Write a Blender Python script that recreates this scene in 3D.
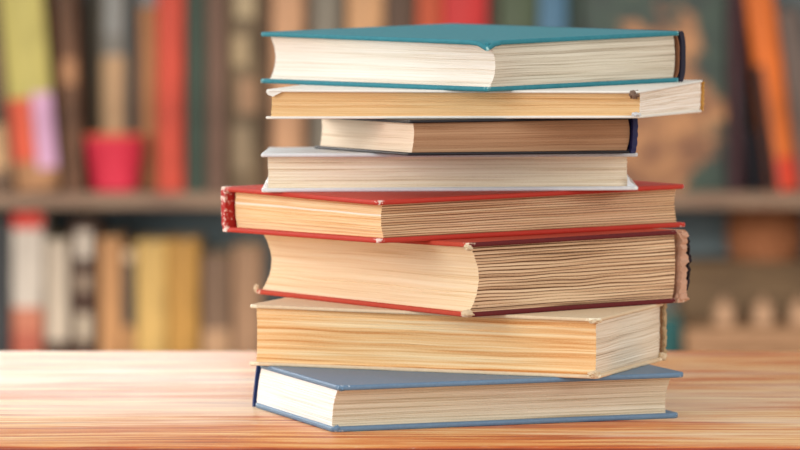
import bpy, bmesh, math, random
from mathutils import Vector, noise

for o in list(bpy.data.objects):
    bpy.data.objects.remove(o)
SC = bpy.context.scene
COL = SC.collection

# ------------------------------------------------------------------ camera
cam_d = bpy.data.cameras.new('camera')
cam = bpy.data.objects.new('camera', cam_d)
COL.objects.link(cam)
cam.location = (0, -2.4, 0.2574)
cam.rotation_euler = (math.radians(90), 0, 0)
cam_d.sensor_width = 36
cam_d.lens = 183.56
cam_d.shift_y = -0.31895
cam_d.clip_start = 0.1
cam_d.clip_end = 60
cam_d.dof.use_dof = True
cam_d.dof.focus_distance = 2.30
cam_d.dof.aperture_fstop = 9.5
SC.camera = cam

# ------------------------------------------------------------------ light
SC.view_settings.view_transform = 'Standard'
SC.view_settings.look = 'None'
SC.view_settings.gamma = 1
SC.view_settings.use_curve_mapping = False
SC.view_settings.exposure = 0.0

world = bpy.data.worlds.new('world')
SC.world = world
world.use_nodes = True
bg = world.node_tree.nodes['Background']
bg.inputs[0].default_value = (1.0, 0.96, 0.91, 1)
bg.inputs[1].default_value = 0.78


def area(name, loc, target, size, power, color):
    d = bpy.data.lights.new(name, 'AREA')
    d.shape = 'RECTANGLE'
    d.size, d.size_y = size
    d.energy = power
    d.color = color
    o = bpy.data.objects.new(name, d)
    COL.objects.link(o)
    o.location = loc
    o.rotation_euler = (Vector(target) - Vector(loc)).to_track_quat('-Z', 'Y').to_euler()
    return o


area('window_light', (-2.2, -1.7, 0.9), (0, 0, 0.1), (1.6, 1.4), 42, (1.0, 0.985, 0.97))
area('front_fill_light', (2.0, -2.2, 0.9), (0, 0, 0.1), (1.2, 1.2), 20, (1.0, 0.97, 0.93))  # added fill from the right front, no such source known
area('rear_fill_light', (-1.05, 1.0, 0.5), (-0.25, 0.15, 0), (0.7, 0.6), 10, (1.0, 0.97, 0.93))  # added unseen source that brightens the left part of the table
area('table_sheen_light', (-0.72, 3.3, 0.36), (-0.70, 0.0, 0.15), (1.05, 0.2), 8.0, (1.0, 0.98, 0.94))  # unseen strip added to lay a sheen on the rear left tabletop
area('low_fill_light', (-1.2, 1.2, 0.1), (-0.5, 3.8, -0.2), (0.5, 0.4), 9, (1.0, 0.96, 0.9))  # added fill, out of view, to lift the dark lower shelf
area('low_fill_light', (1.2, 1.2, 0.1), (0.5, 3.8, -0.2), (0.5, 0.4), 2.5, (1.0, 0.93, 0.85))  # weaker fill added for the right of the lower shelf
area('shelf_fill_light', (-0.35, 0.9, 0.62), (0.0, 3.8, -0.15), (1.4, 0.4), 40, (1.0, 0.93, 0.84))  # added fill that brightens the bookcase from outside the frame


# ------------------------------------------------------------------ materials
def lin(c):
    return tuple(((x / 255) / 12.92 if x / 255 <= 0.04045 else ((x / 255 + 0.055) / 1.055) ** 2.4) for x in c[:3]) + (1,)


class NT:
    def __init__(s, name):
        s.m = bpy.data.materials.new(name)
        s.m.use_nodes = True
        s.t = s.m.node_tree
        s.b = s.t.nodes['Principled BSDF']

    def n(s, typ, **kw):
        nd = s.t.nodes.new(typ)
        for k, v in kw.items():
            setattr(nd, k, v)
        return nd

    def l(s, a, b):
        s.t.links.new(a, b)

    def math(s, op, a, b=None, c=None):
        nd = s.n('ShaderNodeMath', operation=op)
        for i, v in enumerate((a, b, c)):
            if v is None:
                continue
            if isinstance(v, (int, float)):
                nd.inputs[i].default_value = v
            else:
                s.l(v, nd.inputs[i])
        return nd.outputs[0]

    def vec(s, x, y, z=0.0):
        nd = s.n('ShaderNodeCombineXYZ')
        for i, v in enumerate((x, y, z)):
            if isinstance(v, (int, float)):
                nd.inputs[i].default_value = v
            else:
                s.l(v, nd.inputs[i])
        return nd.outputs[0]

    def noise(s, vec, scale=1.0, detail=2.0, rough=0.5):
        nd = s.n('ShaderNodeTexNoise')
        nd.inputs['Scale'].default_value = scale
        nd.inputs['Detail'].default_value = detail
        nd.inputs['Roughness'].default_value = rough
        s.l(vec, nd.inputs['Vector'])
        return nd.outputs['Fac']

    def ramp(s, fac, stops):
        nd = s.n('ShaderNodeValToRGB')
        el = nd.color_ramp.elements
        while len(el) < len(stops):
            el.new(0.5)
        for e, (p, c) in zip(el, stops):
            e.position = p
            e.color = c
        s.l(fac, nd.inputs[0])
        return nd.outputs[0]

    def mix(s, fac, a, b, mode='MIX'):
        nd = s.n('ShaderNodeMix', data_type='RGBA', blend_type=mode)
        for i, v in ((0, fac), (6, a), (7, b)):
            if isinstance(v, (int, float, tuple)):
                nd.inputs[i].default_value = v
            else:
                s.l(v, nd.inputs[i])
        return nd.outputs[2]

    def bump(s, h, strength, dist):
        nd = s.n('ShaderNodeBump')
        nd.inputs['Strength'].default_value = strength
        nd.inputs['Distance'].default_value = dist
        s.l(h, nd.inputs['Height'])
        s.l(nd.outputs[0], s.b.inputs['Normal'])


def page_mat(name, light, mid, dark, fine=1500, coarse=260, wav=0.0004, contrast=1.0, seed=0.0, line=None, cw=0.38, bump=0.35, sig=0):
    """edges of paper leaves: fine long streaks that run along the block"""
    t = NT(name)
    uv = t.n('ShaderNodeUVMap').outputs[0]
    sp = t.n('ShaderNodeSeparateXYZ')
    t.l(uv, sp.inputs[0])
    u, v = sp.outputs[0], sp.outputs[1]
    wob = t.noise(t.vec(t.math('MULTIPLY', u, 14), t.math('MULTIPLY', v, 60), seed), 1, 2)
    v2 = t.math('ADD', v, t.math('MULTIPLY', t.math('SUBTRACT', wob, 0.5), wav * 2))
    f = t.noise(t.vec(t.math('MULTIPLY', u, 9), t.math('MULTIPLY', v2, fine), seed), 1, 2, 0.6)
    c = t.noise(t.vec(t.math('MULTIPLY', u, 4), t.math('MULTIPLY', v2, coarse), seed + 3), 1, 2, 0.6)
    g = t.noise(t.vec(t.math('MULTIPLY', u, 1200), t.math('MULTIPLY', v2, 1800), seed + 7), 1, 1)
    s = t.math('ADD', t.math('MULTIPLY', f, 0.88 - cw), t.math('MULTIPLY', c, cw))
    s = t.math('ADD', s, t.math('MULTIPLY', g, 0.12))
    if sig:                                       # dark gaps between the sewn gatherings
        w = t.math('SINE', t.math('MULTIPLY', t.math('ADD', v2, t.math('MULTIPLY', c, 0.0011)), 6.2832 / sig))
        w = t.math('POWER', t.math('MULTIPLY_ADD', w, 0.5, 0.5), 4.0)
        s = t.math('SUBTRACT', t.math('ADD', s, 0.05), t.math('MULTIPLY', w, 0.22))
    d = 0.14 / contrast
    col = t.ramp(s, [(0.5 - d, lin(dark)), (0.5 - d * 0.2, lin(mid)), (0.5 + d, lin(light))])
    blot = t.noise(t.vec(t.math('MULTIPLY', u, 22), t.math('MULTIPLY', v, 45), seed + 11), 1, 3)
    col = t.mix(t.math('MULTIPLY', t.math('GREATER_THAN', blot, 0.73), 0.35), col, lin(dark))
    if line:
        a = t.math('LESS_THAN', t.math('ABSOLUTE', t.math('SUBTRACT', v2, line)), 0.0007)
        col = t.mix(a, col, (0.95, 0.88, 0.74, 1))
    t.l(col, t.b.inputs['Base Color'])
    t.b.inputs['Roughness'].default_value = 0.85
    t.b.inputs['Specular IOR Level'].default_value = 0.15
    t.bump(s, bump, 0.0006)
    return t.m


def cloth_mat(name, base, alt=None, worn=(225, 215, 195), wear=0.5, rough=0.7, grain=900, spec=0.3, patch=0.3):
    """book cloth or card with grain and rubbed edges (the 'wear' attribute says where it rubs)"""
    t = NT(name)
    alt = alt or tuple(int(x * 0.82) for x in base)
    co = t.n('ShaderNodeTexCoord').outputs['Object']
    g = t.noise(co, grain, 2, 0.6)
    big = t.noise(co, 28, 3, 0.6)
    col = t.mix(t.math('MULTIPLY', g, 0.75), lin(base), lin(alt))
    col = t.mix(t.math('MULTIPLY', big, patch), col, lin(alt))
    at = t.n('ShaderNodeAttribute', attribute_name='wear').outputs['Fac']
    w = t.noise(co, 330, 3, 0.65)
    w = t.math('ADD', t.math('MULTIPLY', at, wear * 0.55), t.math('MULTIPLY', w, 0.62))
    w = t.ramp(w, [(0.60, (0, 0, 0, 1)), (0.66, (1, 1, 1, 1))])
    col = t.mix(w, col, lin(worn))
    t.l(col, t.b.inputs['Base Color'])
    t.b.inputs['Roughness'].default_value = rough
    t.b.inputs['Specular IOR Level'].default_value = spec
    t.bump(g, 0.5, 0.0004)
    return t.m


def plain_mat(name, base, alt=None, scale=30, rough=0.6, stretch=(1, 1, 1), lo=0.35, hi=0.65):
    t = NT(name)
    alt = alt or tuple(int(x * 0.8) for x in base)
    co = t.n('ShaderNodeTexCoord').outputs['Object']
    mp = t.n('ShaderNodeMapping')
    mp.inputs['Scale'].default_value = stretch
    t.l(co, mp.inputs[0])
    g = t.noise(mp.outputs[0], scale, 3, 0.55)
    col = t.ramp(g, [(lo, lin(alt)), (hi, lin(base))])
    t.l(col, t.b.inputs['Base Color'])
    t.b.inputs['Roughness'].default_value = rough
    t.b.inputs['Specular IOR Level'].default_value = 0.3
    t.bump(g, 0.15, 0.002)
    return t.m


def table_mat():
    t = NT('worn_wood')
    co = t.n('ShaderNodeTexCoord').outputs['Object']
    sp = t.n('ShaderNodeSeparateXYZ')
    t.l(co, sp.inputs[0])
    x, y, z = sp.outputs
    wob = t.noise(t.vec(t.math('MULTIPLY', x, 3.0), t.math('MULTIPLY', y, 6), 0), 1, 2)
    yy = t.math('ADD', t.math('ADD', y, t.math('MULTIPLY', wob, 0.05)), t.math('MULTIPLY', z, 1.0))
    fine = t.noise(t.vec(t.math('MULTIPLY', x, 7), t.math('MULTIPLY', yy, 190), 2.0), 1, 4, 0.65)
    med = t.noise(t.vec(t.math('MULTIPLY', x, 3.2), t.math('MULTIPLY', yy, 34), 5.0), 1, 4, 0.6)
    s = t.math('ADD', t.math('MULTIPLY', fine, 0.78), t.math('MULTIPLY', med, 0.34))
    s = t.math('SUBTRACT', s, 0.065)
    col = t.ramp(s, [(0.32, lin((128, 44, 12))), (0.43, lin((200, 96, 36))), (0.51, lin((222, 148, 80))),
                     (0.60, lin((242, 206, 146)))])
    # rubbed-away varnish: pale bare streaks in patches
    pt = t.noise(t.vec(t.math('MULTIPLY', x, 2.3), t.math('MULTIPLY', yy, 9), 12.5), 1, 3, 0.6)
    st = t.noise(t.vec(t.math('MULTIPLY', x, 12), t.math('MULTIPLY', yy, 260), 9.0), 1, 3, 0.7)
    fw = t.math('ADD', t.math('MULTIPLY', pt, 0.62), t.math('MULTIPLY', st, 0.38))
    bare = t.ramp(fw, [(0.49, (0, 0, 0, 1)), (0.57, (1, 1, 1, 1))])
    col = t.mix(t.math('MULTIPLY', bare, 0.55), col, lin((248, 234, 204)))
    sc = t.noise(t.vec(t.math('MULTIPLY', x, 60), t.math('MULTIPLY', yy, 700), 19.0), 1, 3, 0.7)
    sc = t.ramp(sc, [(0.64, (0, 0, 0, 1)), (0.70, (1, 1, 1, 1))])
    col = t.mix(t.math('MULTIPLY', sc, 0.6), col, lin((250, 240, 222)))
    t.l(col, t.b.inputs['Base Color'])
    t.b.inputs['Roughness'].default_value = 0.38
    t.b.inputs['Specular IOR Level'].default_value = 0.5
    t.bump(s, 0.25, 0.002)
    return t.m


# ------------------------------------------------------------------ object helpers
def link(name, bm, mats, parent=None, smooth=None):
    me = bpy.data.meshes.new(name)
    bmesh.ops.recalc_face_normals(bm, faces=bm.faces[:])
    bm.to_mesh(me)
    bm.free()
    for m in (mats if isinstance(mats, (list, tuple)) else [mats]):
        me.materials.append(m)
    o = bpy.data.objects.new(name, me)
    COL.objects.link(o)
    if parent is not None:
        o.parent = parent
    if smooth is not None:
        for p in me.polygons:
            p.use_smooth = True
        me.set_sharp_from_angle(angle=math.radians(smooth))
    return o


def root(name, loc, label, cat, group=None, rot=(0, 0, 0)):
    o = bpy.data.objects.new(name, None)
    COL.objects.link(o)
    o.location = loc
    o.rotation_euler = rot
    o.empty_display_size = 0.03
    o['label'] = label
    o['category'] = cat
    if group:
        o['group'] = group
    return o


def box(bm, x0, x1, y0, y1, z0, z1, bev=0.0, seg=2, mi=0):
    r = bmesh.ops.create_cube(bm, size=1)
    for v in r['verts']:
        v.co = Vector(((x0 + x1) / 2 + v.co.x * (x1 - x0), (y0 + y1) / 2 + v.co.y * (y1 - y0), (z0 + z1) / 2 + v.co.z * (z1 - z0)))
    fs = set(f for v in r['verts'] for f in v.link_faces)
    for f in fs:
        f.material_index = mi
    if bev:
        es = set(e for v in r['verts'] for e in v.link_edges)
        bmesh.ops.bevel(bm, geom=list(es), offset=bev, segments=seg, profile=0.5, affect='EDGES')


def lathe(bm, prof, n=40, c=(0, 0)):
    rings = []
    for r, z in prof:
        rings.append([bm.verts.new((c[0] + r * math.cos(2 * math.pi * i / n), c[1] + r * math.sin(2 * math.pi * i / n), z)) for i in range(n)])
    for a, b in zip(rings, rings[1:]):
        for i in range(n):
            bm.faces.new((a[i], a[(i + 1) % n], b[(i + 1) % n], b[i]))
    bm.faces.new(rings[0][::-1])
    bm.faces.new(rings[-1])


# ------------------------------------------------------------------ setting
TZ = 0.0                                    # table top
FLOOR = -0.76
m_floor = plain_mat('floor_boards', (120, 84, 58), (84, 56, 38), 6, 0.5, (1, 8, 1))
m_wall = plain_mat('plaster', (150, 138, 124), (138, 126, 112), 4, 0.9)
bm = bmesh.new(); box(bm, -3.2, 3.2, -3.2, 4.2, FLOOR - 0.05, FLOOR)
o = link('floor', bm, m_floor); o['kind'] = 'structure'
bm = bmesh.new(); box(bm, -3.2, 3.2, 4.2, 4.3, FLOOR - 0.05, 2.0)
o = link('wall_back', bm, m_wall); o['kind'] = 'structure'

# ------------------------------------------------------------------ table
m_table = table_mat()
m_leg = plain_mat('table_leg_wood', (170, 88, 48), (128, 60, 32), 12, 0.5, (6, 6, 1))
tb = root('table', (0, 0.0785, FLOOR), 'worn reddish-brown wooden table carrying the stack of books', 'table')
TW, T0, T1, TT = 0.75, -0.199, 0.356, 0.032
bm = bmesh.new(); box(bm, -TW, TW, T0 - 0.0785, T1 - 0.0785, -FLOOR - TT, -FLOOR, 0.0022, 3)
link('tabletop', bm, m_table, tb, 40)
m_lip = plain_mat('shaded_edge_wood', (168, 62, 30), (112, 34, 18), 30, 0.5, (1, 20, 20))  # deeper red puts the shade of the front face into the colour
bm = bmesh.new(); box(bm, -TW, TW, T0 - 0.0785 - 0.006, T0 - 0.0785 - 0.0002, -FLOOR - TT, -FLOOR - 0.0006, 0.0012, 2)
o = link('edge_strip', bm, m_lip, tb, 40); o['label'] = 'dark reddish front edge'
bm = bmesh.new()
for (a, b, c, d) in ((-TW + .09, TW - .09, T0 + .02 - .0785, T0 + .04 - .0785), (-TW + .09, TW - .09, T1 - .04 - .0785, T1 - .02 - .0785)):
    box(bm, a, b, c, d, -FLOOR - TT - .09, -FLOOR - TT, 0.001, 1)
link('apron', bm, m_leg, tb)
for sx in (-1, 1):
    for sy in (T0 + 0.05 - .0785, T1 - 0.05 - .0785):
        bm = bmesh.new()
        box(bm, sx * (TW - .06) - .028, sx * (TW - .06) + .028, sy - .028, sy + .028, 0, -FLOOR - TT, 0.003, 2)
        for v in bm.verts:
            if v.co.z < 0.1:
                v.co.x = sx * (TW - .06) + (v.co.x - sx * (TW - .06)) * 0.7
                v.co.y = sy + (v.co.y - sy) * 0.7
        link('leg', bm, m_leg, tb)


# ------------------------------------------------------------------ the stacked books
# height of each face between two books: z = z0 + sx * x + sy * y
PLANES = [(0.0, 0.0, 0.0), (0.02634, 0.00078, 6e-05), (0.06177, -0.00382, 0.00497), (0.10245, 0.0109, -0.00633),
          (0.12841, 0.00563, 0.01096), (0.15025, 0.00108, -0.01822), (0.1708, 0.00956, -0.01364),
          (0.18867, 0.0107, 0.0146), (0.21864, 0.0101, 0.02695)]


class Book:
    """s runs along the spine, w from the fore-edge (0) to the spine (W), t from the lower face to the upper"""

    def __init__(self, k, x, d, a, A, B, ox, oy, spine, label, seed):
        self.k, self.spine = k, spine
        self.u = Vector((-math.cos(a), math.sin(a)))
        self.v = Vector((math.sin(a), math.cos(a)))
        self.C = Vector((x, d - 2.4)) - (self.u + self.v) * 0.0007
        A, B = A + 0.0016, B + 0.0016
        self.A, self.B = A, B
        self.off = Vector((ox, oy))
        self.pb, self.pt = PLANES[k], PLANES[k + 1]
        self.S, self.W = (A, B) if spine == 'x' else (B, A)
        cen = self.C + self.u * A / 2 + self.v * B / 2
        z = self.pl(self.pb, cen)
        self.rz = math.atan2(self.v.y, self.v.x)
        self.org = Vector((cen.x, cen.y, z))
        self.root = root('book', self.org, label, 'book', 'books stacked on the table', (0, 0, self.rz))
        self.rnd = random.Random(seed)
        self.seed = seed
        self.T = self.pl(self.pt, cen) - z

    @staticmethod
    def pl(p, q):
        return p[0] + p[1] * q.x + p[2] * q.y

    def M(self, s, w, t, dz=0.0):
        x, y = (w, s) if self.spine == 'x' else (s, w)
        q = self.C + self.v * x + self.u * y + self.off * t
        z = (1 - t) * self.pl(self.pb, q) + t * self.pl(self.pt, q) + dz
        p = Vector((q.x - self.org.x, q.y - self.org.y))
        c, sn = math.cos(-self.rz), math.sin(-self.rz)
        return Vector((p.x * c - p.y * sn, p.x * sn + p.y * c, z - self.org.z))

    def pages(self, mats, ct, ov_s, ov_w, conc, back, jit=0.00012, wave=0.0, n=64, bulge=0.0015):
        bm = bmesh.new()
        uvl = bm.loops.layers.uv.new('UVMap')
        T = self.T
        rows = []
        oa, ob = ov_s if isinstance(ov_s, tuple) else (ov_s, ov_s)
        nf, ns = 44, 36
        lead = [self.rnd.gauss(0, 1) for _ in range(n + 1)]
        lead2 = [self.rnd.gauss(0, 1) for _ in range(n + 1)]
        for i in range(n + 1):
            f = i / n
            q = 1 - (2 * f - 1) ** 2
            w0 = ov_w + conc * q + lead[i] * jit
            w1 = self.W - back + bulge * q
            s0 = oa + lead2[i] * jit
            s1 = self.S - ob + lead[-i] * jit
            pts = [(s0 + (s1 - s0) * j / nf, w0, 0) for j in range(nf)]          # fore-edge
            pts += [(s1, w0 + (w1 - w0) * j / ns, 1) for j in range(ns)]          # far end
            pts += [(s1 + (s0 - s1) * j / nf, w1, 2) for j in range(nf)]          # back
            pts += [(s0, w1 + (w0 - w1) * j / ns, 3) for j in range(ns)]          # near end
            row = []
            for (s, w, side) in pts:
                e = noise.noise(Vector((s * 30, w * 30, i * 0.9 + self.seed))) * jit * 1.8
                if side in (0, 2):
                    w += e
                else:
                    s += e
                wz = wave * noise.noise(Vector((s * 28 + self.seed, w * 28, f * 5))) * q
                t = f
                zz = self.M(s, w, t, ct * (1 - 2 * f) + wz)
                row.append((bm.verts.new(zz), s + w, f * T, side))
            rows.append(row)
        m = len(rows[0])
        for i in range(n):
            for j in range(m):
                j2 = (j + 1) % m
                a, b, c, d = rows[i][j], rows[i][j2], rows[i + 1][j2], rows[i + 1][j]
                f = bm.faces.new((a[0], b[0], c[0], d[0]))
                side = a[3]
                f.material_index = 0 if side in (0, 2) else 1
                # running coordinate along each side
                def run(k, jj):
                    v = rows[k][jj]
                    return v[1] + side * 1.7
                for lp, (k, jj) in zip(f.loops, ((i, j), (i, j2), (i + 1, j2), (i + 1, j))):
                    lp[uvl].uv = (run(k, jj), rows[k][jj][2])
        bm.faces.new([r[0] for r in rows[0]][::-1])
        bm.faces.new([r[0] for r in rows[-1]])
        return link('page_block', bm, mats, self.root, 50)

    def board(self, top, mat, ct, end, rc=0.0018, warp=None, name='cover', label=None, s0=0.0, s1=0.0, w0=0.0, rag=0.0):
        """one cover board: rounded corners, eased edges; warp(s, w) lifts or drops it"""
        bm = bmesh.new()
        wl = bm.verts.layers.float.new('wear')
        S0, S1, W0, W1 = s0, self.S - s1, w0, self.W - end
        t = 1.0 if top else 0.0

        def outline(ins):
            pts = []
            r = max(rc - ins, 0.0004)
            for (cx, cy, a0) in ((S1 - ins - r, W1 - ins - r, 0), (S0 + ins + r, W1 - ins - r, 90), (S0 + ins + r, W0 + ins + r, 180), (S1 - ins - r, W0 + ins + r, 270)):
                for i in range(6):
                    an = math.radians(a0 + 90 * i / 5)
                    pts.append((cx + r * math.cos(an), cy + r * math.sin(an)))
            out = []
            for i, p in enumerate(pts):
                q = pts[(i + 1) % len(pts)]
                L = math.hypot(q[0] - p[0], q[1] - p[1])
                k = max(1, int(L / 0.006)) if L > 0.02 else 1
                if L > 0.02:
                    k = 30
                for j in range(k):
                    out.append((p[0] + (q[0] - p[0]) * j / k, p[1] + (q[1] - p[1]) * j / k))
            return out

        e = min(0.0005, ct * 0.3)
        lv = [(0.02, 0, 0), (0.006, 0, 0), (0.002, 0, 0.4), (e, 0, 0.9), (0, e, 1.0), (0, ct * 0.5, 0.85), (0, ct - e, 1.0), (e, ct, 0.9), (0.002, ct, 0.4), (0.006, ct, 0), (0.02, ct, 0)]
        rings = []
        for ins, h, wr in lv:
            ring = []
            for (s, w) in outline(ins):
                dz = h if not top else h - ct
                if warp:
                    dz += warp(s, w)
                if rag and ins < 0.001:
                    k = noise.noise(Vector((s * 320, w * 320, self.seed + t * 9))) * rag
                    s += k * (1 if s < self.S / 2 else -1)
                    w += k * (1 if w < self.W / 2 else -1)
                vv = bm.verts.new(self.M(s, w, t, dz))
                dc = min(math.hypot(s - a, w - b) for a in (S0, S1) for b in (W0, W1))
                vv[wl] = wr * (0.55 + 0.6 * math.exp(-(dc / 0.007) ** 2)) + 0.35 * math.exp(-(dc / 0.005) ** 2)
                ring.append(vv)
            rings.append(ring)
        m = len(rings[0])
        sv = [p[0] for p in outline(0)]
        two = isinstance(mat, list)
        for k, (a, b) in enumerate(zip(rings, rings[1:])):
            for i in range(m):
                f = bm.faces.new((a[i], a[(i + 1) % m], b[(i + 1) % m], b[i]))
                if two and 1 <= k <= 8 and (k > 2 if not top else k < 8) and sv[i] < S0 + 0.001 and sv[(i + 1) % m] < S0 + 0.001:
                    f.material_index = 1
        bm.faces.new(rings[0][::-1])
        bm.faces.new(rings[-1])
        o = link(name, bm, mat, self.root, 50)
        if label:
            o['label'] = label
        return o

    def strip(self, mat, w_out, th, bul, name='spine', jit=0.0, label=None, t0=0.0, t1=1.0, s0=0.0, s1=0.0, wear=0.6, nt=22):
        """spine: a curved wall across the thickness of the book"""
        bm = bmesh.new()
        wl = bm.verts.layers.float.new('wear')
        nS = 26
        rows = []
        for i in range(nS + 1):
            s = s0 + (self.S - s0 - s1) * i / nS
            ring = []
            for side in (0, 1):
                for j in range(nt + 1):
                    f = j / nt if side == 0 else 1 - j / nt
                    t = t0 + (t1 - t0) * f
                    q = 1 - (2 * f - 1) ** 4
                    w = w_out + bul * q - (0 if side == 0 else th)
                    ss = s
                    if jit:
                        w += jit * noise.noise(Vector((t * 9, s * 60, self.seed + side * 5)))
                        if i in (0, nS):
                            ss += jit * 1.6 * noise.noise(Vector((t * 17, s * 9 + side, self.seed + 2)))
                    v = bm.verts.new(self.M(ss, w, t))
                    v[wl] = wear * (1.0 if i in (0, nS) else 0.55) * (1.0 if j in (0, 1, nt - 1, nt) else 0.75)
                    ring.append(v)
            rows.append(ring)
        m = len(rows[0])
        for a, b in zip(rows, rows[1:]):
            for i in range(m):
                bm.faces.new((a[i], a[(i + 1) % m], b[(i + 1) % m], b[i]))
        for ring in (rows[0], rows[-1]):
            for j in range(nt):
                a, b, c, d = ring[j], ring[j + 1], ring[2 * nt + 1 - (j + 1)], ring[2 * nt + 1 - j]
                bm.faces.new((a, b, c, d))
        o = link(name, bm, mat, self.root, 50)
        if label:
            o['label'] = label
        return o

    def scrap(self, mat, s, w, t, size, name='frayed_corner', dz=0.0, label=None, n=3):
        """a torn, frayed bit of card at a corner"""
        bm = bmesh.new()
        bmesh.ops.create_icosphere(bm, subdivisions=n, radius=1)
        base = self.M(s, w, t, dz)
        for v in bm.verts:
            k = 1 + 0.45 * noise.noise(v.co * 2.2 + Vector((self.seed, s * 50, t * 9))) + 0.3 * noise.noise(v.co * 6 + Vector((0, self.seed, 0)))
            v.co = Vector((v.co.x * size[0] * k, v.co.y * size[1] * k, v.co.z * size[2] * k))
            v.co += base
        o = link(name, bm, mat, self.root, 60)
        if label:
            o['label'] = label
        return o


# ---- 1 blue book at the bottom
m_blue = cloth_mat('blue_cloth', (112, 146, 176), (84, 112, 142), (196, 208, 220), 0.42, 0.5, 700, 0.4)
m_blue_spine = cloth_mat('dark_blue_cloth', (38, 66, 128), (24, 44, 96), (120, 140, 180), 0.35, 0.5)
p_blue_f = page_mat('pages_blue_fore_shaded', (232, 222, 200), (214, 200, 174), (172, 154, 124), 1900, 330, 0.0003, 1.1, 1)  # beige is mostly the shade of this side painted into the paper
p_blue_h = page_mat('pages_blue_head_lit', (252, 251, 249), (246, 243, 238), (218, 208, 194), 1500, 300, 0.0004, 1.0, 2)  # whiter for the light on this side, painted into the paper
b = Book(0, -0.03692, 2.27039, 1.21746, 0.14202, 0.20998, 0.00292, -0.0036, 'y',
         'blue-grey cloth hardback lying on the table at the bottom of the stack', 11)
b.pages([p_blue_f, p_blue_h], 0.0028, (0.0012, 0.0075), 0.0045, 0.003, 0.0045, 0.0001)
b.board(False, m_blue, 0.0028, 0.002, 0.005)
b.board(True, m_blue, 0.0028, 0.002, 0.005)
b.strip(m_blue_spine, b.W, 0.0019, 0.0012, label='dark blue spine', wear=0.3)
for t, dz in ((1, -0.0016), (0, 0.0018)):
    b.scrap(m_blue, 0.0028, 0.0022, t, (0.0022, 0.0022, 0.0016), 'cover_corner', dz)

# ---- 2 cream book without its cloth
m_card = cloth_mat('cream_card', (236, 218, 188), (208, 182, 148), (244, 234, 208), 0.6, 0.85, 500, 0.15, 0.5)
m_lining = cloth_mat('spine_lining', (216, 196, 158), (150, 118, 84), (240, 230, 210), 0.6, 0.9, 260, 0.1, 0.7)
m_gap = cloth_mat('dark_gap_shade', (160, 124, 90), (112, 80, 56), (200, 172, 134), 0.5, 0.9, 300, 0.1, 0.5)  # brown painted in for the shade of the gap behind the pages
p_cream_f = page_mat('pages_cream_fore', (246, 222, 178), (232, 188, 132), (200, 134, 74), 650, 230, 0.0011, 1.25, 5, cw=0.60)
p_cream_t = page_mat('pages_cream_tail', (242, 234, 218), (222, 208, 186), (172, 152, 128), 1100, 330, 0.0009, 1.1, 6)
b = Book(1, 0.1113, 2.30353, 0.38731, 0.21464, 0.11984, 0.0001, -0.00323, 'x',
         'thick tan book with cream card covers and wavy orange page edges, on the blue book', 23)
b.pages([p_cream_f, p_cream_t], 0.0020, (0.0024, 0.004), 0.0025, 0.001, 0.0060, 0.00010, 0.0006, 72)
b.board(False, m_card, 0.0020, 0.004, 0.003, rag=0.0008)
b.board(True, m_card, 0.0020, 0.004, 0.003, rag=0.0008)
b.strip(m_lining, b.W, 0.0044, 0.0006, 'spine', 0.0012, 'bare cream spine with torn cloth', nt=30)
b.strip(m_gap, b.W - 0.0046, 0.0010, 0.0004, 'gap_strip', 0.0010, 'dark brown strip standing in for the shaded spine gap', 0.07, 0.93, 0.001, 0.001, nt=30)
b.scrap(m_card, 0.003, 0.0022, 0, (0.0050, 0.0028, 0.0020), dz=0.0024)
b.scrap(m_card, 0.003, 0.0035, 1, (0.0060, 0.0030, 0.0014), dz=-0.0018)
b.scrap(m_card, 0.0012, b.W - 0.005, 0, (0.0040, 0.0030, 0.0022), dz=0.0026)

# ---- 3 big worn red book
m_red_old = cloth_mat('faded_red_cloth', (208, 84, 60), (176, 58, 44), (232, 214, 190), 0.50, 0.75)
m_maroon = cloth_mat('maroon_cloth', (120, 34, 36), (70, 22, 28), (190, 160, 140), 0.42, 0.75)
m_pink = cloth_mat('bare_spine_board', (232, 196, 170), (184, 136, 112), (244, 230, 212), 0.72, 0.9, 220, 0.1, 0.8)
m_black = cloth_mat('blackened_cloth', (52, 38, 44), (28, 22, 28), (190, 170, 150), 0.45, 0.85)
p_bred_f = page_mat('pages_bigred_fore', (248, 230, 198), (240, 214, 174), (216, 180, 132), 900, 260, 0.0010, 0.9, 8)
p_bred_t = page_mat('pages_bigred_tail', (242, 214, 178), (206, 168, 132), (96, 66, 46), 700, 480, 0.0006, 1.1, 9, sig=0.0021)
b = Book(2, 0.03816, 2.30311, 0.88775, 0.19781, 0.16646, 0.00051, -0.00359, 'x',
         'thick worn red hardback with frayed corners and a broken spine, third from the bottom', 37)
b.pages([p_bred_f, p_bred_t], 0.0026, (0.0026, 0.0035), 0.0035, 0.0066, 0.0078, 0.00014, 0.0010, 60)
b.board(False, [m_red_old, m_maroon], 0.0026, 0.006, 0.003)
b.board(True, [m_red_old, m_maroon], 0.0026, 0.006, 0.003)
b.strip(m_pink, b.W - 0.0012, 0.0048, 0.0022, 'spine', 0.0022, 'bare pinkish spine board', nt=34)
b.strip(m_black, b.W + 0.0020, 0.0018, 0.0022, 'torn_spine_cloth', 0.0016, 'blackened torn cloth over the spine', 0.16, 0.90, 0.0006, 0.002, nt=30)
b.scrap(m_card, 0.0015, 0.0015, 0, (0.0036, 0.0024, 0.0020), dz=0.0022)
b.scrap(m_card, 0.0015, 0.0012, 1, (0.0026, 0.0020, 0.0018), dz=-0.0026)
b.scrap(m_card, b.S - 0.001, 0.001, 0, (0.0015, 0.0016, 0.0022), dz=0.0032)
b.scrap(m_pink, 0.0015, b.W - 0.0015, 0, (0.0040, 0.0030, 0.0030), dz=0.0032)
b.scrap(m_pink, 0.0015, b.W - 0.0015, 1, (0.0036, 0.0026, 0.0022), dz=-0.0028)

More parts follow.
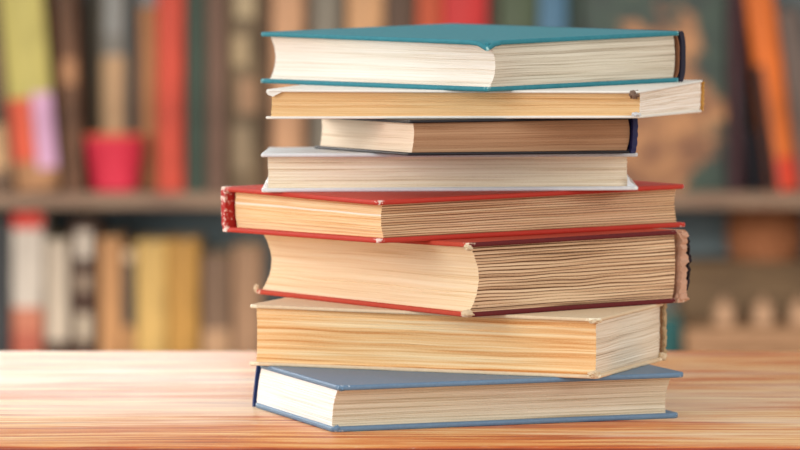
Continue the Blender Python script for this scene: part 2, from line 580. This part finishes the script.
# ---- 4 red book
m_red = cloth_mat('red_cloth', (204, 64, 46), (176, 44, 34), (240, 214, 204), 0.42, 0.6)
m_red_spine = cloth_mat('red_spine_cloth', (200, 46, 42), (160, 30, 32), (246, 224, 214), 0.78, 0.6)
p_red_h = page_mat('pages_red_head', (250, 226, 184), (242, 208, 158), (222, 172, 116), 900, 240, 0.0006, 1.0, 12, line=0.0178)
p_red_f = page_mat('pages_red_fore', (236, 206, 168), (208, 168, 128), (130, 92, 64), 760, 500, 0.0004, 1.1, 13, sig=0.0019)
b = Book(3, -0.01202, 2.30441, 0.95473, 0.16022, 0.22258, -0.00077, -0.0032, 'y',
         'bright red hardback with a rubbed white-speckled spine and golden pages, below the white book', 41)
b.pages([p_red_f, p_red_h], 0.0027, (0.0062, 0.0042), 0.0038, 0.0018, 0.0062, 0.00012, 0.0004, 56)
b.board(False, m_red, 0.0027, 0.0035)
b.board(True, m_red, 0.0027, 0.0035)
b.strip(m_red_spine, b.W, 0.0045, 0.0012, 'spine', 0.0005, 'red spine rubbed white at the end', wear=0.92)

# ---- 5 white book
m_white = cloth_mat('white_board', (232, 234, 236), (206, 210, 216), (250, 248, 242), 0.35, 0.45, 600, 0.4)
p_wh_f = page_mat('pages_white_fore', (250, 240, 220), (238, 222, 196), (200, 174, 142), 1300, 380, 0.0004, 1.05, 15)
b = Book(4, -0.08, 2.37785, 1.572, 0.13717, 0.21797, -0.00029, -0.00168, 'y',
         'white hardback with cream pages lying on the bright red book', 53)
b.pages([p_wh_f, p_wh_f], 0.0023, (0.0038, 0.0062), 0.0040, 0.0015, 0.0045, 0.00012, 0.0003, 54)
b.board(False, m_white, 0.0023, 0.002)
b.board(True, m_white, 0.0023, 0.002)
b.strip(m_white, b.W, 0.0019, 0.001)
bm = bmesh.new()                                   # loose endpaper corner that stands up off the lower board
tri = [(b.S - 0.0012, 0.0020, 0.0023), (b.S - 0.0064, 0.0016, 0.0023), (b.S - 0.0062, 0.0016, 0.0085), (b.S - 0.0046, 0.0018, 0.0050)]
fr = [bm.verts.new(b.M(s, w, 0, z)) for s, w, z in tri]
bk = [bm.verts.new(b.M(s, w + 0.0012, 0, z)) for s, w, z in tri]
bm.faces.new(fr); bm.faces.new(bk[::-1])
for i in range(4):
    bm.faces.new((fr[i], fr[(i + 1) % 4], bk[(i + 1) % 4], bk[i]))
link('endpaper', bm, m_white, b.root)

# ---- 6 small dark book
m_navy = cloth_mat('navy_cloth', (38, 40, 96), (20, 20, 52), (150, 150, 190), 0.35, 0.5)
m_ink = cloth_mat('black_board', (34, 34, 40), (18, 18, 24), (110, 110, 120), 0.25, 0.45)
p_nv_f = page_mat('pages_navy_fore', (246, 228, 206), (234, 212, 186), (206, 178, 148), 1300, 200, 0.0005, 0.8, 17)
p_nv_t = page_mat('pages_navy_tail', (196, 156, 122), (172, 130, 98), (130, 92, 66), 1500, 240, 0.0004, 0.9, 18)
b = Book(5, 0.00515, 2.31685, 1.23373, 0.17143, 0.13757, 0.00103, 2e-05, 'x',
         'small book with thin black covers, navy spine and brown pages, between two white books', 59)
b.pages([p_nv_f, p_nv_t], 0.0018, 0.0030, 0.0030, 0.0008, 0.0042, 0.00007, 0.0003, 46)
b.board(False, m_ink, 0.0018, 0.0028)
b.board(True, m_ink, 0.0018, 0.0028)
b.strip(m_navy, b.W, 0.0030, 0.0012, label='navy blue spine', jit=0.0004, wear=0.4)

# ---- 7 white paperback
m_wpaper = cloth_mat('white_cover_paper', (240, 238, 232), (222, 218, 208), (252, 250, 244), 0.35, 0.55, 500)
m_gold = cloth_mat('yellowed_glue', (226, 176, 92), (178, 122, 52), (250, 244, 226), 0.62, 0.7, 260, 0.3, 0.6)
m_chip = cloth_mat('torn_grey_card', (150, 122, 104), (96, 76, 66), (226, 220, 212), 0.5, 0.9, 300)
p_pp_f = page_mat('pages_paperback_fore', (236, 204, 158), (222, 182, 130), (196, 150, 98), 1500, 260, 0.0005, 0.8, 21)
p_pp_t = page_mat('pages_paperback_tail', (252, 247, 240), (242, 232, 218), (196, 176, 150), 900, 260, 0.0012, 0.9, 22)
b = Book(6, 0.13577, 2.31141, 0.31819, 0.22558, 0.14563, 0.0005, -0.00076, 'x',
         'slim white paperback with golden fore-edge and a torn corner, right under the teal book', 67)
b.pages([p_pp_f, p_pp_t], 0.0015, (0.0016, 0.0035), 0.0022, 0.0012, 0.0028, 0.00012, 0.0004, 44)
b.board(False, m_wpaper, 0.0015, 0.0010, 0.004, rag=0.0003)
b.board(True, m_wpaper, 0.0015, 0.0010, 0.004, rag=0.0003)
b.strip(m_gold, b.W, 0.0015, 0.0008, 'spine', 0.0006, 'yellowed glue strip of the spine', 0.05, 0.95)
b.scrap(m_chip, 0.0045, 0.0020, 1, (0.0064, 0.0024, 0.0024), 'torn_corner', -0.0022, 'torn corner showing grey-brown card')
b.scrap(m_white, 0.0030, 0.0022, 0, (0.0050, 0.0022, 0.0014), 'frayed_corner', 0.0022)
bm = bmesh.new()                                   # dog-eared flap at the far corner of the upper cover
S = b.S
tri = [(S - 0.0006, 0.0006, -0.0012), (S - 0.0110, 0.0004, -0.0012), (S - 0.0048, 0.0006, -0.0042), (S - 0.0016, 0.0008, -0.0030)]
fr = [bm.verts.new(b.M(s, w, 1, z)) for s, w, z in tri]
bk = [bm.verts.new(b.M(s, w + 0.0014, 1, z)) for s, w, z in tri]
bm.faces.new(fr); bm.faces.new(bk[::-1])
for i in range(4):
    bm.faces.new((fr[i], fr[(i + 1) % 4], bk[(i + 1) % 4], bk[i]))
link('folded_corner', bm, m_wpaper, b.root)

# ---- 8 teal book on top
m_teal = cloth_mat('teal_cloth', (58, 146, 160), (30, 98, 114), (170, 214, 214), 0.38, 0.65, 420, patch=0.1)
m_teal_spine = cloth_mat('dark_navy_cloth', (40, 38, 58), (24, 22, 38), (120, 110, 110), 0.25, 0.6)
m_spine_in = cloth_mat('brown_spine_paper', (158, 108, 76), (120, 78, 54), (190, 150, 110), 0.3, 0.9)
p_tl_f = page_mat('pages_teal_fore', (250, 245, 238), (240, 230, 216), (212, 196, 174), 1500, 240, 0.0004, 0.9, 25)
p_tl_t = page_mat('pages_teal_tail', (232, 224, 206), (212, 200, 180), (164, 148, 126), 1300, 330, 0.0006, 1.15, 26)
b = Book(7, 0.04942, 2.32048, 0.8458, 0.20114, 0.15699, 0.00017, 0.00014, 'x',
         'teal cloth hardback with a dark navy spine on top of the stack', 71)
b.pages([p_tl_f, p_tl_t], 0.0026, (0.0024, 0.0045), 0.0045, 0.0042, 0.0058, 0.00012, 0.0005, 64)


def dent(s, w):
    return -0.0034 * math.exp(-((s / 0.006) ** 2 + (w / 0.006) ** 2))


b.board(False, m_teal, 0.0026, 0.0026)
b.board(True, m_teal, 0.0026, 0.0026, warp=dent)
b.strip(m_teal_spine, b.W, 0.0036, 0.0024, label='dark navy spine', wear=0.2)
b.strip(m_spine_in, b.W - 0.0040, 0.0008, 0.0022, 'spine_lining', 0.0003, 'brown paper lining of the spine', 0.09, 0.91, 0.001, 0.001)
b.scrap(m_teal, 0.003, 0.003, 1, (0.0018, 0.0018, 0.0020), 'cover_corner', -0.0030)

# ------------------------------------------------------------------ bookcase
D0 = 6.0
KPX = 4079.1 / D0


def bx(px):
    return (px - 400) / KPX


def bz(py):
    return 0.2574 - (py + 30.16) / KPX


YF = D0 - 2.4                                     # where the spines stand
SH_T = bz(192)                                    # upper face of the shelf in view
m_shelf = plain_mat('shelf_wood', (150, 124, 102), (118, 92, 76), 9, 0.6, (1, 6, 6))
m_back = plain_mat('case_back', (128, 142, 144), (98, 112, 118), 5, 0.9)
bc = root('bookcase', (0, YF + 0.12, FLOOR), 'grey-brown wooden bookcase standing behind the table', 'bookcase')
oy = YF + 0.12


def bc_part(name, mat, *a):
    bm = bmesh.new()
    x0, x1, y0, y1, z0, z1 = a
    box(bm, x0, x1, y0 - oy, y1 - oy, z0 - FLOOR, z1 - FLOOR, 0.002, 2)
    return link(name, bm, mat, bc)


XL, XR, TOP = -1.2, 1.2, 0.75
bc_part('back_panel', m_back, XL, XR, YF + 0.26, YF + 0.275, FLOOR, TOP)
bc_part('side_panel', m_shelf, XL - 0.025, XL, YF - 0.03, YF + 0.275, FLOOR, TOP)
bc_part('side_panel', m_shelf, XR, XR + 0.025, YF - 0.03, YF + 0.275, FLOOR, TOP)
LOW = -0.45
for zt in (SH_T, LOW, SH_T + 0.42, TOP - 0.001, FLOOR + 0.08):
    bc_part('shelf', m_shelf, XL, XR, YF - 0.03, YF + 0.26, zt - 0.022, zt)

# ---- shelved books
MC = {}


def cmat(c, mott=0.82, scale=40):
    g = sum(c) / 3
    c = tuple(int(x * 0.86 + g * 0.12) for x in c)
    key = (c, mott)
    if key not in MC:
        MC[key] = plain_mat('shelf_cover_%d' % (len(MC) + 1), c, tuple(int(x * mott) for x in c), scale, 0.6, (1, 1, 0.35))
    return MC[key]


m_sp = page_mat('pages_shelf', (236, 216, 180), (222, 196, 156), (190, 160, 120), 900, 260, 0.0004, 0.9, 31)


def shelf_book(px0, px1, ztop, zbase, color, label, group, depth=0.17, lean=0.0, bands=(), dy=0.0, mott=0.8):
    """upright book; bands: (z-fraction 0, z-fraction 1, x-fraction 0, x-fraction 1, colour, name)"""
    x0, x1 = bx(px0) + 0.0006, bx(px1) - 0.0006
    w, h = x1 - x0, ztop - zbase
    # pivot on the lower corner it stands on
    piv, xa, xb = (x0, 0, w) if lean >= 0 else (x1, -w, 0)
    rt = root('book', (piv, YF + dy, zbase + 0.0004), label, 'book', group, (0, -lean, 0))
    mt = cmat(color, mott)
    c = min(0.003, w * 0.14)
    bm = bmesh.new(); box(bm, xa + c, xb - c, 0.004, depth - 0.003, 0.003, h - 0.003, 0.0005, 1)
    uvl = bm.loops.layers.uv.new('UVMap')
    for f in bm.faces:
        for lp in f.loops:
            lp[uvl].uv = (lp.vert.co.y + lp.vert.co.z, lp.vert.co.x)
    link('page_block', bm, m_sp, rt)
    for q0, q1 in ((xa, xa + c), (xb - c, xb)):
        bm = bmesh.new(); box(bm, q0, q1, 0.003, depth, 0, h, min(0.0008, c * .3), 2); link('cover', bm, mt, rt, 40)
    bm = bmesh.new()                              # rounded spine
    n = 10
    lo, hi = [], []
    prof = [(xa + w * i / n, -0.35 * min(w, 0.02) * math.sin(math.pi * i / n)) for i in range(n + 1)]
    prof += [(xb, 0.004), (xa, 0.004)]
    for z, dst in ((0, lo), (h, hi)):
        for (x, y) in prof:
            dst.append(bm.verts.new((x, y, z)))
    m = len(prof)
    for i in range(m):
        bm.faces.new((lo[i], lo[(i + 1) % m], hi[(i + 1) % m], hi[i]))
    bm.faces.new(lo[::-1]); bm.faces.new(hi)
    sp = link('spine', bm, mt, rt, 40)
    for (f0, f1, g0, g1, cc, nm) in bands:
        bm = bmesh.new()
        k = 8
        ring = []
        for zf in (f0, f1):
            for i in range(k + 1):
                g = g0 + (g1 - g0) * i / k
                y = -0.35 * min(w, 0.02) * math.sin(math.pi * g)
                ring.append((xa + w * g, y, zf * h))
        fa = [bm.verts.new((x, y - 0.0007, z)) for x, y, z in ring]
        bb = [bm.verts.new((x, y + 0.0004, z)) for x, y, z in ring]
        r = k + 1
        for i in range(k):
            bm.faces.new((fa[i], fa[i + 1], fa[r + i + 1], fa[r + i]))
            bm.faces.new((bb[i], bb[r + i], bb[r + i + 1], bb[i + 1]))
            bm.faces.new((fa[i], bb[i], bb[i + 1], fa[i + 1]))
            bm.faces.new((fa[r + i], fa[r + i + 1], bb[r + i + 1], bb[r + i]))
        bm.faces.new((fa[0], fa[r], bb[r], bb[0]))
        bm.faces.new((fa[k], bb[k], bb[r + k], fa[r + k]))
        o = link(nm, bm, cmat(cc, 0.88), sp)
    return rt


GU, GL = 'books on the upper shelf behind', 'books on the lower shelf behind'
U = SH_T
rad = math.radians
shelf_book(-26, 14, U + 0.30, U, (120, 92, 70), 'brown leaning book at the far left end of the upper shelf', GU, lean=rad(5), mott=0.6,
           bands=((0.10, 0.32, 0.2, 0.9, (214, 166, 116), 'spine_label'),))
shelf_book(16, 60, U + 0.31, U, (186, 130, 84), 'wide leaning book with a yellow-green spine above red and lilac panels', GU, lean=rad(5),
           bands=((0.44, 0.995, 0.0, 1.0, (196, 182, 96), 'spine_label'), (0.14, 0.435, 0.0, 0.52, (236, 92, 60), 'red_panel'),
                  (0.10, 0.46, 0.55, 1.0, (224, 168, 206), 'lilac_panel')))
shelf_book(64, 84, U + 0.315, U, (128, 88, 62), 'mottled dark brown book right of the yellow-green one', GU, lean=rad(2.5), mott=0.5,
           bands=((0.50, 0.62, 0.1, 0.9, (186, 132, 90), 'spine_label'),))
shelf_book(86, 97, U + 0.30, U, (86, 76, 60), 'thin dark olive book behind the red cup', GU)
shelf_book(97, 122, U + 0.32, U, (142, 140, 130), 'grey book with a tan middle band rising behind the red cup', GU,
           bands=((0.22, 0.62, 0.0, 1.0, (206, 166, 122), 'spine_band'), (0.72, 0.99, 0.15, 0.85, (158, 160, 156), 'spine_label')))
shelf_book(123, 134, U + 0.32, U, (74, 84, 86), 'thin slate book right of the grey one with the tan band', GU)
shelf_book(135, 156, U + 0.31, U, (196, 136, 88), 'tan book with a grey-blue head beside the bright red one', GU,
           bands=((0.88, 0.995, 0.0, 1.0, (140, 150, 152), 'spine_label'),))
shelf_book(157, 184, U + 0.33, U, (222, 76, 54), 'bright orange-red book on the left half of the upper shelf', GU)
shelf_book(186, 206, U + 0.32, U, (66, 84, 72), 'dark green book right of the bright orange-red one', GU)
shelf_book(207, 226, U + 0.31, U, (128, 96, 80), 'dull brown book between the dark green and the gilt-spotted one', GU)
shelf_book(228, 262, U + 0.32, U, (120, 98, 70), 'brown book with pale gilt patches just left of the stack', GU, mott=0.7,
           bands=((0.58, 0.72, 0.12, 0.6, (176, 150, 110), 'spine_label'), (0.36, 0.52, 0.3, 0.9, (168, 126, 92), 'spine_label'),
                  (0.10, 0.30, 0.15, 0.7, (150, 126, 96), 'spine_label'), (0.80, 0.96, 0.2, 0.8, (180, 158, 120), 'spine_label')))
row = [(263, 271, (104, 76, 58), 'thin brown book above the left end of the teal book'),
       (272, 304, (216, 160, 116), 'peach book above the left end of the teal book'),
       (305, 312, (108, 84, 66), 'thin brown book between the peach and the grey one'),
       (313, 340, (142, 132, 116), 'grey-beige book seen above the teal book'),
       (341, 346, (90, 72, 58), 'very thin dark book left of the tan one above the teal book'),
       (347, 384, (220, 164, 112), 'broad tan-orange book above the middle of the teal book'),
       (385, 416, (100, 76, 60), 'dark brown book left of the two red ones above the stack'),
       (417, 442, (212, 88, 52), 'orange-red book next to the crimson one above the stack'),
       (443, 487, (218, 48, 48), 'broad crimson book above the corner of the teal book'),
       (488, 498, (74, 64, 52), 'thin dark book right of the crimson one'),
       (499, 538, (84, 98, 72), 'olive green book above the right half of the teal book'),
       (539, 567, (82, 128, 160), 'blue book above the right half of the teal book'),
       (568, 580, (60, 76, 66), 'thin dark green book right of the blue one')]
for i, (a, c, colr, lab) in enumerate(row):
    shelf_book(a, c, U + 0.30 + 0.008 * ((i * 5) % 4), U, colr, lab, GU)

# face-out book with a brown rock-like picture on a dark green cover
rt = root('picture_book', (bx(654), YF + 0.02, U), 'large dark green book standing face out with a blotchy brown picture', 'book', GU)
t = NT('green_picture_cover')
co = t.n('ShaderNodeTexCoord').outputs['Object']
sp_ = t.n('ShaderNodeSeparateXYZ'); t.l(co, sp_.inputs[0])
nz = t.noise(co, 14, 3, 0.6)
dx = t.math('MULTIPLY', t.math('ADD', sp_.outputs[0], -0.002), 10.5)
dz_ = t.math('MULTIPLY', t.math('SUBTRACT', sp_.outputs[2], 0.13), 6.6)
r2 = t.math('ADD', t.math('POWER', dx, 2.0), t.math('POWER', dz_, 2.0))
r2 = t.math('ADD', r2, t.math('MULTIPLY', t.math('SUBTRACT', nz, 0.5), 3.4))
msk = t.ramp(r2, [(0.72, (1, 1, 1, 1)), (0.92, (0, 0, 0, 1))])
n2 = t.noise(co, 26, 4, 0.6)
br = t.ramp(n2, [(0.38, lin((104, 62, 38))), (0.62, lin((184, 130, 82)))])
gr = t.ramp(n2, [(0.35, lin((22, 38, 34))), (0.65, lin((44, 66, 52)))])
t.l(t.mix(msk, gr, br), t.b.inputs['Base Color'])
t.b.inputs['Roughness'].default_value = 0.5
hw = (730 - 583) / KPX / 2
bm = bmesh.new(); box(bm, -hw, hw, 0, 0.003, 0, 0.31, 0.0012, 2); link('front_cover', bm, t.m, rt)
bm = bmesh.new(); box(bm, -hw + .002, hw - .004, 0.0032, 0.0248, 0.003, 0.307, 0.0005, 1)
uvl = bm.loops.layers.uv.new('UVMap')
for f in bm.faces:
    for lp in f.loops:
        lp[uvl].uv = (lp.vert.co.x + lp.vert.co.z, lp.vert.co.y)
link('page_block', bm, m_sp, rt)
m_gr = cmat((52, 74, 60))
bm = bmesh.new(); box(bm, -hw, hw, 0.025, 0.028, 0, 0.31, 0.0012, 2); link('back_cover', bm, m_gr, rt)
bm = bmesh.new(); box(bm, -hw - .0025, -hw, 0, 0.028, 0, 0.31, 0.001, 2); link('spine', bm, m_gr, rt)

# right-hand end of the upper shelf
shelf_book(729.5, 743, U + 0.32, U, (78, 48, 54), 'thin dark purple book right of the green face-out one', GU)
shelf_book(753, 763, U + 0.09, U, (40, 38, 46), 'short black book leaning between the dark purple and the orange one', GU, lean=rad(6))
shelf_book(771, 799, U + 0.30, U, (244, 116, 34), 'orange leaning book with a red foot at the right of the upper shelf', GU, lean=rad(7.5),
           bands=((0.004, 0.16, 0.3, 1.0, (232, 62, 34), 'red_foot'), (0.004, 0.62, 0.0, 0.28, (50, 42, 44), 'dark_panel')))
shelf_book(801, 825, U + 0.27, U, (112, 96, 88), 'grey-brown leaning book cut by the right edge of the picture', GU, lean=rad(7.5))

# ---- lower shelf
L = LOW
low = [(-14, 9, 222, (70, 74, 76), 'slate book at the far left end of the lower shelf', ()),
       (12, 43, 212, (232, 218, 200), 'white book with a bright red head and salmon foot on the lower shelf',
        ((0.93, 0.998, 0, 1, (232, 58, 44), 'red_head'), (0.50, 0.60, 0, 1, (220, 132, 100), 'salmon_band'), (0.36, 0.50, 0, 1, (206, 104, 80), 'red_band'))),
       (46, 69, 240, (226, 206, 180), 'cream book with a dark foot on the lower shelf', ((0.0, 0.52, 0, 1, (86, 62, 48), 'dark_foot'),)),
       (71, 97, 222, (86, 58, 44), 'dark brown book with three cream labels on the lower shelf',
        ((0.84, 0.96, 0.2, 0.8, (226, 210, 190), 'spine_label'), (0.70, 0.77, 0.25, 0.75, (180, 156, 130), 'spine_label'), (0.48, 0.60, 0.2, 0.8, (206, 186, 160), 'spine_label'))),
       (99, 122, 238, (222, 160, 100), 'tan-orange book left of a narrow dark gap on the lower shelf', ()),
       (123, 135, 250, (92, 86, 80), 'thin slate book with a cream head between the tan and yellow ones',
        ((0.94, 0.998, 0, 1, (226, 196, 158), 'cream_head'), (0.40, 0.62, 0, 1, (214, 158, 102), 'tan_band'))),
       (136, 167, 241, (236, 190, 104), 'bright yellow-tan book in the middle of the lower shelf', ()),
       (168, 199, 240, (214, 156, 70), 'ochre book touching the bright yellow-tan one', ()),
       (202, 231, 255, (140, 108, 84), 'dull brown book with a pale foot right of the ochre one', ((0.30, 0.62, 0, 1, (206, 160, 118), 'pale_foot'),)),
       (233, 262, 246, (184, 140, 104), 'light brown book beside the left edge of the stack on the lower shelf', ()),
       (660, 681, 316, (42, 104, 104), 'teal book low behind the right side of the stack', ())]
for a, c, py, colr, lab, bands in low:
    shelf_book(a, c, bz(py), L, colr, lab, GL, bands=bands)

# ---- red cup on the upper shelf
m_cup = plain_mat('pink_red_glaze', (218, 60, 82), (198, 48, 68), 20, 0.4)
m_rim = plain_mat('orange_rim', (236, 130, 84), (220, 110, 70), 20, 0.5)
cup = root('cup', (bx(113.5), YF - 0.0, U), 'pinkish-red tapered cup standing in front of the books on the upper shelf', 'cup')
for ch in [c for c in bpy.data.objects if c.name.startswith('book') and c.get('group') == GU]:
    if bx(84) <= ch.location.x <= bx(136):
        ch.location.y += 0.085
cup.location.y = YF + 0.025
bm = bmesh.new()
r0, r1, hc = 0.034, 0.0455, 0.084
lathe(bm, [(r0 - .004, 0), (r0, 0.003), (r1 * 0.5 + r0 * 0.5, hc * 0.5), (r1, hc - 0.003), (r1 - .003, hc - 0.003), (r0 - 0.003, 0.006)])
link('body', bm, m_cup, cup, 40)
bm = bmesh.new()
n = 40
ring = [(r1 - .004, hc - .003), (r1 + .0008, hc - .003), (r1 + .0012, hc - .001), (r1 - .001, hc), (r1 - .004, hc - .001)]
vs = [[bm.verts.new((r * math.cos(2 * math.pi * i / n), r * math.sin(2 * math.pi * i / n), z)) for (r, z) in ring] for i in range(n)]
for i in range(n):
    for j in range(5):
        bm.faces.new((vs[i][j], vs[i][(j + 1) % 5], vs[(i + 1) % n][(j + 1) % 5], vs[(i + 1) % n][j]))
link('rim', bm, m_rim, cup, 40)

# ---- boxes and jars at the right of the lower shelf
m_obox = plain_mat('olive_brown_board', (122, 98, 72), (100, 80, 60), 14, 0.8)
m_or = plain_mat('orange_brown_wicker', (176, 116, 78), (144, 92, 60), 60, 0.7, (1, 1, 3))
m_tan = plain_mat('tan_wood', (184, 142, 106), (152, 114, 82), 16, 0.6, (1, 4, 4))
m_jar = plain_mat('cream_glaze', (206, 166, 132), (184, 146, 114), 20, 0.4)


def storage(px0, px1, z0, z1, y0, y1, mat, label, lidh=0.02):
    x0, x1 = bx(px0), bx(px1)
    r = root('storage_box', ((x0 + x1) / 2, (y0 + y1) / 2, z0), label, 'box')
    hw_, hd, h = (x1 - x0) / 2, (y1 - y0) / 2, z1 - z0
    bm = bmesh.new(); box(bm, -hw_ + .003, hw_ - .003, -hd + .003, hd - .003, 0, h - lidh, 0.003, 2); link('body', bm, mat, r, 40)
    bm = bmesh.new(); box(bm, -hw_, hw_, -hd, hd, h - lidh, h, 0.004, 3); link('lid', bm, mat, r, 40)
    return r


storage(684, 832, L, bz(268), YF + 0.12, YF + 0.25, m_obox, 'olive-brown storage box at the right of the lower shelf')
storage(684, 840, L, bz(328), YF - 0.02, YF + 0.11, m_tan, 'tan wooden box carrying a row of cream jars on the lower shelf', 0.03)
bk = root('basket', (bx(776), YF + 0.185, bz(268)), 'round orange-brown basket on top of the olive-brown box', 'basket')
bm = bmesh.new()
rb = 0.058
prof = [(rb * 0.86, 0), (rb * .93, 0.006)]
for i in range(12):
    z = 0.008 + i * 0.006
    prof += [(rb * (0.93 + 0.06 * math.sin(i / 11 * math.pi)), z), (rb * (0.97 + 0.06 * math.sin(i / 11 * math.pi)), z + 0.003)]
prof += [(rb * .9, 0.082), (rb * .86, 0.078), (rb * .84, 0.012)]
lathe(bm, prof, 40); link('body', bm, m_or, bk, 40)
for px, lab in ((727, 'left-hand cream jar standing on the tan box'), (766, 'middle cream jar standing on the tan box'),
                (803, 'cream jar cut by the right edge of the picture, on the tan box')):
    j = root('jar', (bx(px), YF + 0.045, bz(328)), lab, 'jar', 'cream jars on the tan box')
    bm = bmesh.new(); lathe(bm, [(0.012, 0), (0.0165, 0.003), (0.0175, 0.014), (0.014, 0.023), (0.012, 0.025)], 28); link('body', bm, m_jar, j, 40)
    bm = bmesh.new(); lathe(bm, [(0.0135, 0.025), (0.014, 0.027), (0.0125, 0.033), (0.004, 0.035), (0.005, 0.040), (0.003, 0.042)], 28); link('lid', bm, m_jar, j, 40)
